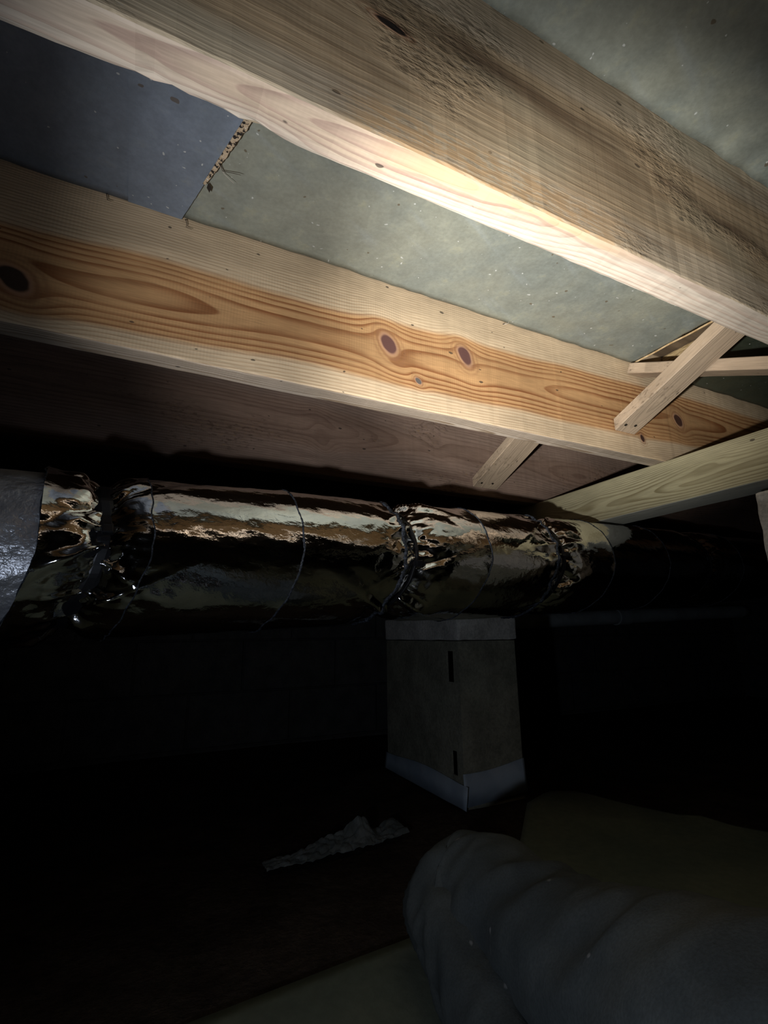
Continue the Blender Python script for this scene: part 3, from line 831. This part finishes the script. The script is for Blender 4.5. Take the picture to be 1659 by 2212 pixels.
for i in range(nx):
    for j in range(ny):
        bm.faces.new((gr[i][j], gr[i + 1][j], gr[i + 1][j + 1], gr[i][j + 1]))
ex = bmesh.ops.extrude_face_region(bm, geom=list(bm.faces))
for v in ex['geom']:
    if isinstance(v, bmesh.types.BMVert): v.co.z -= 0.0012
bmesh.ops.recalc_face_normals(bm, faces=bm.faces)
tag(link('ground_sheet', bm, sheetmat(), smooth=True), 'dull olive-grey plastic ground sheet under the bent leg', 'ground sheet')

# crumpled scrap of plastic on the soil beyond the knee
ms = Mat('pale_crumpled_plastic'); ns = ms.iso(30.0, 3.0)
mat_scrap = ms.out(ms.mix(ns.step(0.3, 0.7), (0.13, 0.15, 0.145), (0.20, 0.22, 0.21)), 0.4, 0, ns, 0.003)
bm = bmesh.new(); gr = []
for i in range(71):
    col = []
    for j in range(19):
        u, v = i / 70, j / 18
        x = 0.27 + 0.31 * u; y = 1.04 + (0.04 + 0.03 * u) * v + 0.02 * u + 0.01 * nz(u * 6, 1)
        z = FZ + 0.002 + 0.024 * math.exp(-((x - 0.490) / 0.036) ** 2) * v ** 1.5 / (1 + math.exp((x - 0.512) * 260)) * 1.3 + 0.010 * math.exp(-((x - 0.562) / 0.020) ** 2) * v
        z += 0.014 * math.exp(-((x - 0.42) / 0.06) ** 2) * v + 0.007 * (abs(nz(u * 14, v * 3, 2)) + 0.3 * nz(u * 40, v * 7, 3)) + mound(x, y)
        col.append(bm.verts.new((x - 0.42, y - 1.08, z - FZ)))
    gr.append(col)
for i in range(70):
    for j in range(18):
        bm.faces.new((gr[i][j], gr[i + 1][j], gr[i + 1][j + 1], gr[i][j + 1]))
ex = bmesh.ops.extrude_face_region(bm, geom=list(bm.faces))
for v in ex['geom']:
    if isinstance(v, bmesh.types.BMVert): v.co.z -= 0.001
bmesh.ops.recalc_face_normals(bm, faces=bm.faces)
tag(link('plastic_scrap', bm, mat_scrap, loc=(0.42, 1.08, FZ)), 'faint pale crumpled plastic scrap on the dark soil, left of the pier foot', 'plastic scrap')

# ================================================================== person: the bent leg in work trousers
def fabric():
    M = Mat('grey_blue_work_cloth'); n = M.iso(9.0, 4.0, 0.6); f = M.iso(420.0, 2.0); g = M.iso(30.0, 3.0)
    c = M.mix(n.step(0.3, 0.7), (0.058, 0.067, 0.068), (0.092, 0.100, 0.095))
    c = M.scale(c, f.step(0.2, 0.8, 0.85, 1.12) * g.step(0.2, 0.8, 0.88, 1.1))
    d = M.iso(60.0, 0.0, 0.5, 0.0, 4.0)
    c = M.mix(d.step(0.83, 0.87) * 0.6, c, (0.30, 0.30, 0.29))
    return M.out(c, 0.9, 0, f * 0.3 + g, 0.002, 0.7, 0.15)
mat_cloth = fabric()
person = thing('person', 'bent leg of a person in grey-blue work trousers resting on the ground sheet', 'person', (0.40, 0.42, FZ))
ctrl = [  # hip to knee to ankle: position and radius
    ((0.375, 0.06, -0.262), 0.104), ((0.382, 0.17, -0.272), 0.099), ((0.394, 0.254, -0.284), 0.092), ((0.412, 0.335, -0.300), 0.084), ((0.424, 0.425, -0.316), 0.074),
    ((0.436, 0.515, -0.325), 0.069), ((0.440, 0.585, -0.331), 0.071), ((0.437, 0.632, -0.336), 0.068), ((0.415, 0.636, -0.345), 0.062), ((0.396, 0.595, -0.354), 0.053),
    ((0.374, 0.54, -0.364), 0.046), ((0.350, 0.47, -0.371), 0.040), ((0.323, 0.40, -0.376), 0.036), ((0.302, 0.33, -0.377), 0.035)]
def catmull(P, n):
    out = []
    for i in range(len(P) - 1):
        p0, p1, p2, p3 = P[max(i - 1, 0)], P[i], P[i + 1], P[min(i + 2, len(P) - 1)]
        for k in range(n):
            t = k / n
            f = lambda a, b, c, d: 0.5 * (2 * b + (c - a) * t + (2 * a - 5 * b + 4 * c - d) * t * t + (3 * b - a - 3 * c + d) * t ** 3)
            out.append((Vector([f(p0[0][q], p1[0][q], p2[0][q], p3[0][q]) for q in range(3)]), f(p0[1], p1[1], p2[1], p3[1])))
    out.append((Vector(P[-1][0]), P[-1][1]))
    return out
def sweep(path, nseg, disp, up=Vector((0, 0, 1))):
    bm = bmesh.new(); rings = []
    for i, (p, r) in enumerate(path):
        t = (path[min(i + 1, len(path) - 1)][0] - path[max(i - 1, 0)][0]).normalized()
        a = t.cross(up).normalized(); b = a.cross(t)
        ring = []
        for k in range(nseg):
            th = 2 * PI * k / nseg
            q = p + (a * math.cos(th) + b * math.sin(th)) * (r + disp(i / (len(path) - 1), th, p))
            if q.z < FZ + 0.009: q.z = FZ + 0.009 + 0.001 * math.sin(th)
            ring.append(bm.verts.new(q - person.location))
        rings.append(ring)
    for i in range(len(rings) - 1):
        for k in range(nseg):
            bm.faces.new((rings[i][k], rings[i + 1][k], rings[i + 1][(k + 1) % nseg], rings[i][(k + 1) % nseg]))
    bm.faces.new(list(reversed(rings[0]))); bm.faces.new(rings[-1])
    bmesh.ops.recalc_face_normals(bm, faces=bm.faces)
    return bm
def cloth_disp(u, th, p):
    d = 0.005 * nz(p.x * 7 + math.cos(th) * 1.2, p.y * 7, math.sin(th) * 1.4)
    # folds running round the leg, denser behind the knee
    k = math.exp(-((u - 0.50) / 0.16) ** 2)
    d += (0.0045 + 0.005 * k) * (1 - abs(nz(u * 16 + 0.9 * math.sin(th), th * 0.5, 3)) * 2.4)
    d += 0.0015 * nz(u * 60, math.cos(th) * 4, math.sin(th) * 4)
    return d
leg = sweep(catmull(ctrl, 12), 72, cloth_disp)
link('trousers', leg, mat_cloth, person, smooth=True)
mat_boot = Mat('dark_boot_leather').out((0.03, 0.024, 0.02), 0.5)
bp = catmull([((0.300, 0.355, -0.372), 0.040), ((0.285, 0.300, -0.372), 0.042), ((0.275, 0.250, -0.374), 0.042), ((0.290, 0.195, -0.378), 0.040), ((0.312, 0.145, -0.382), 0.034), ((0.330, 0.105, -0.386), 0.024)], 8)
link('boot', sweep(bp, 40, lambda u, th, p: 0.0012 * nz(u * 20, math.cos(th) * 2, math.sin(th) * 2)), mat_boot, person, smooth=True)
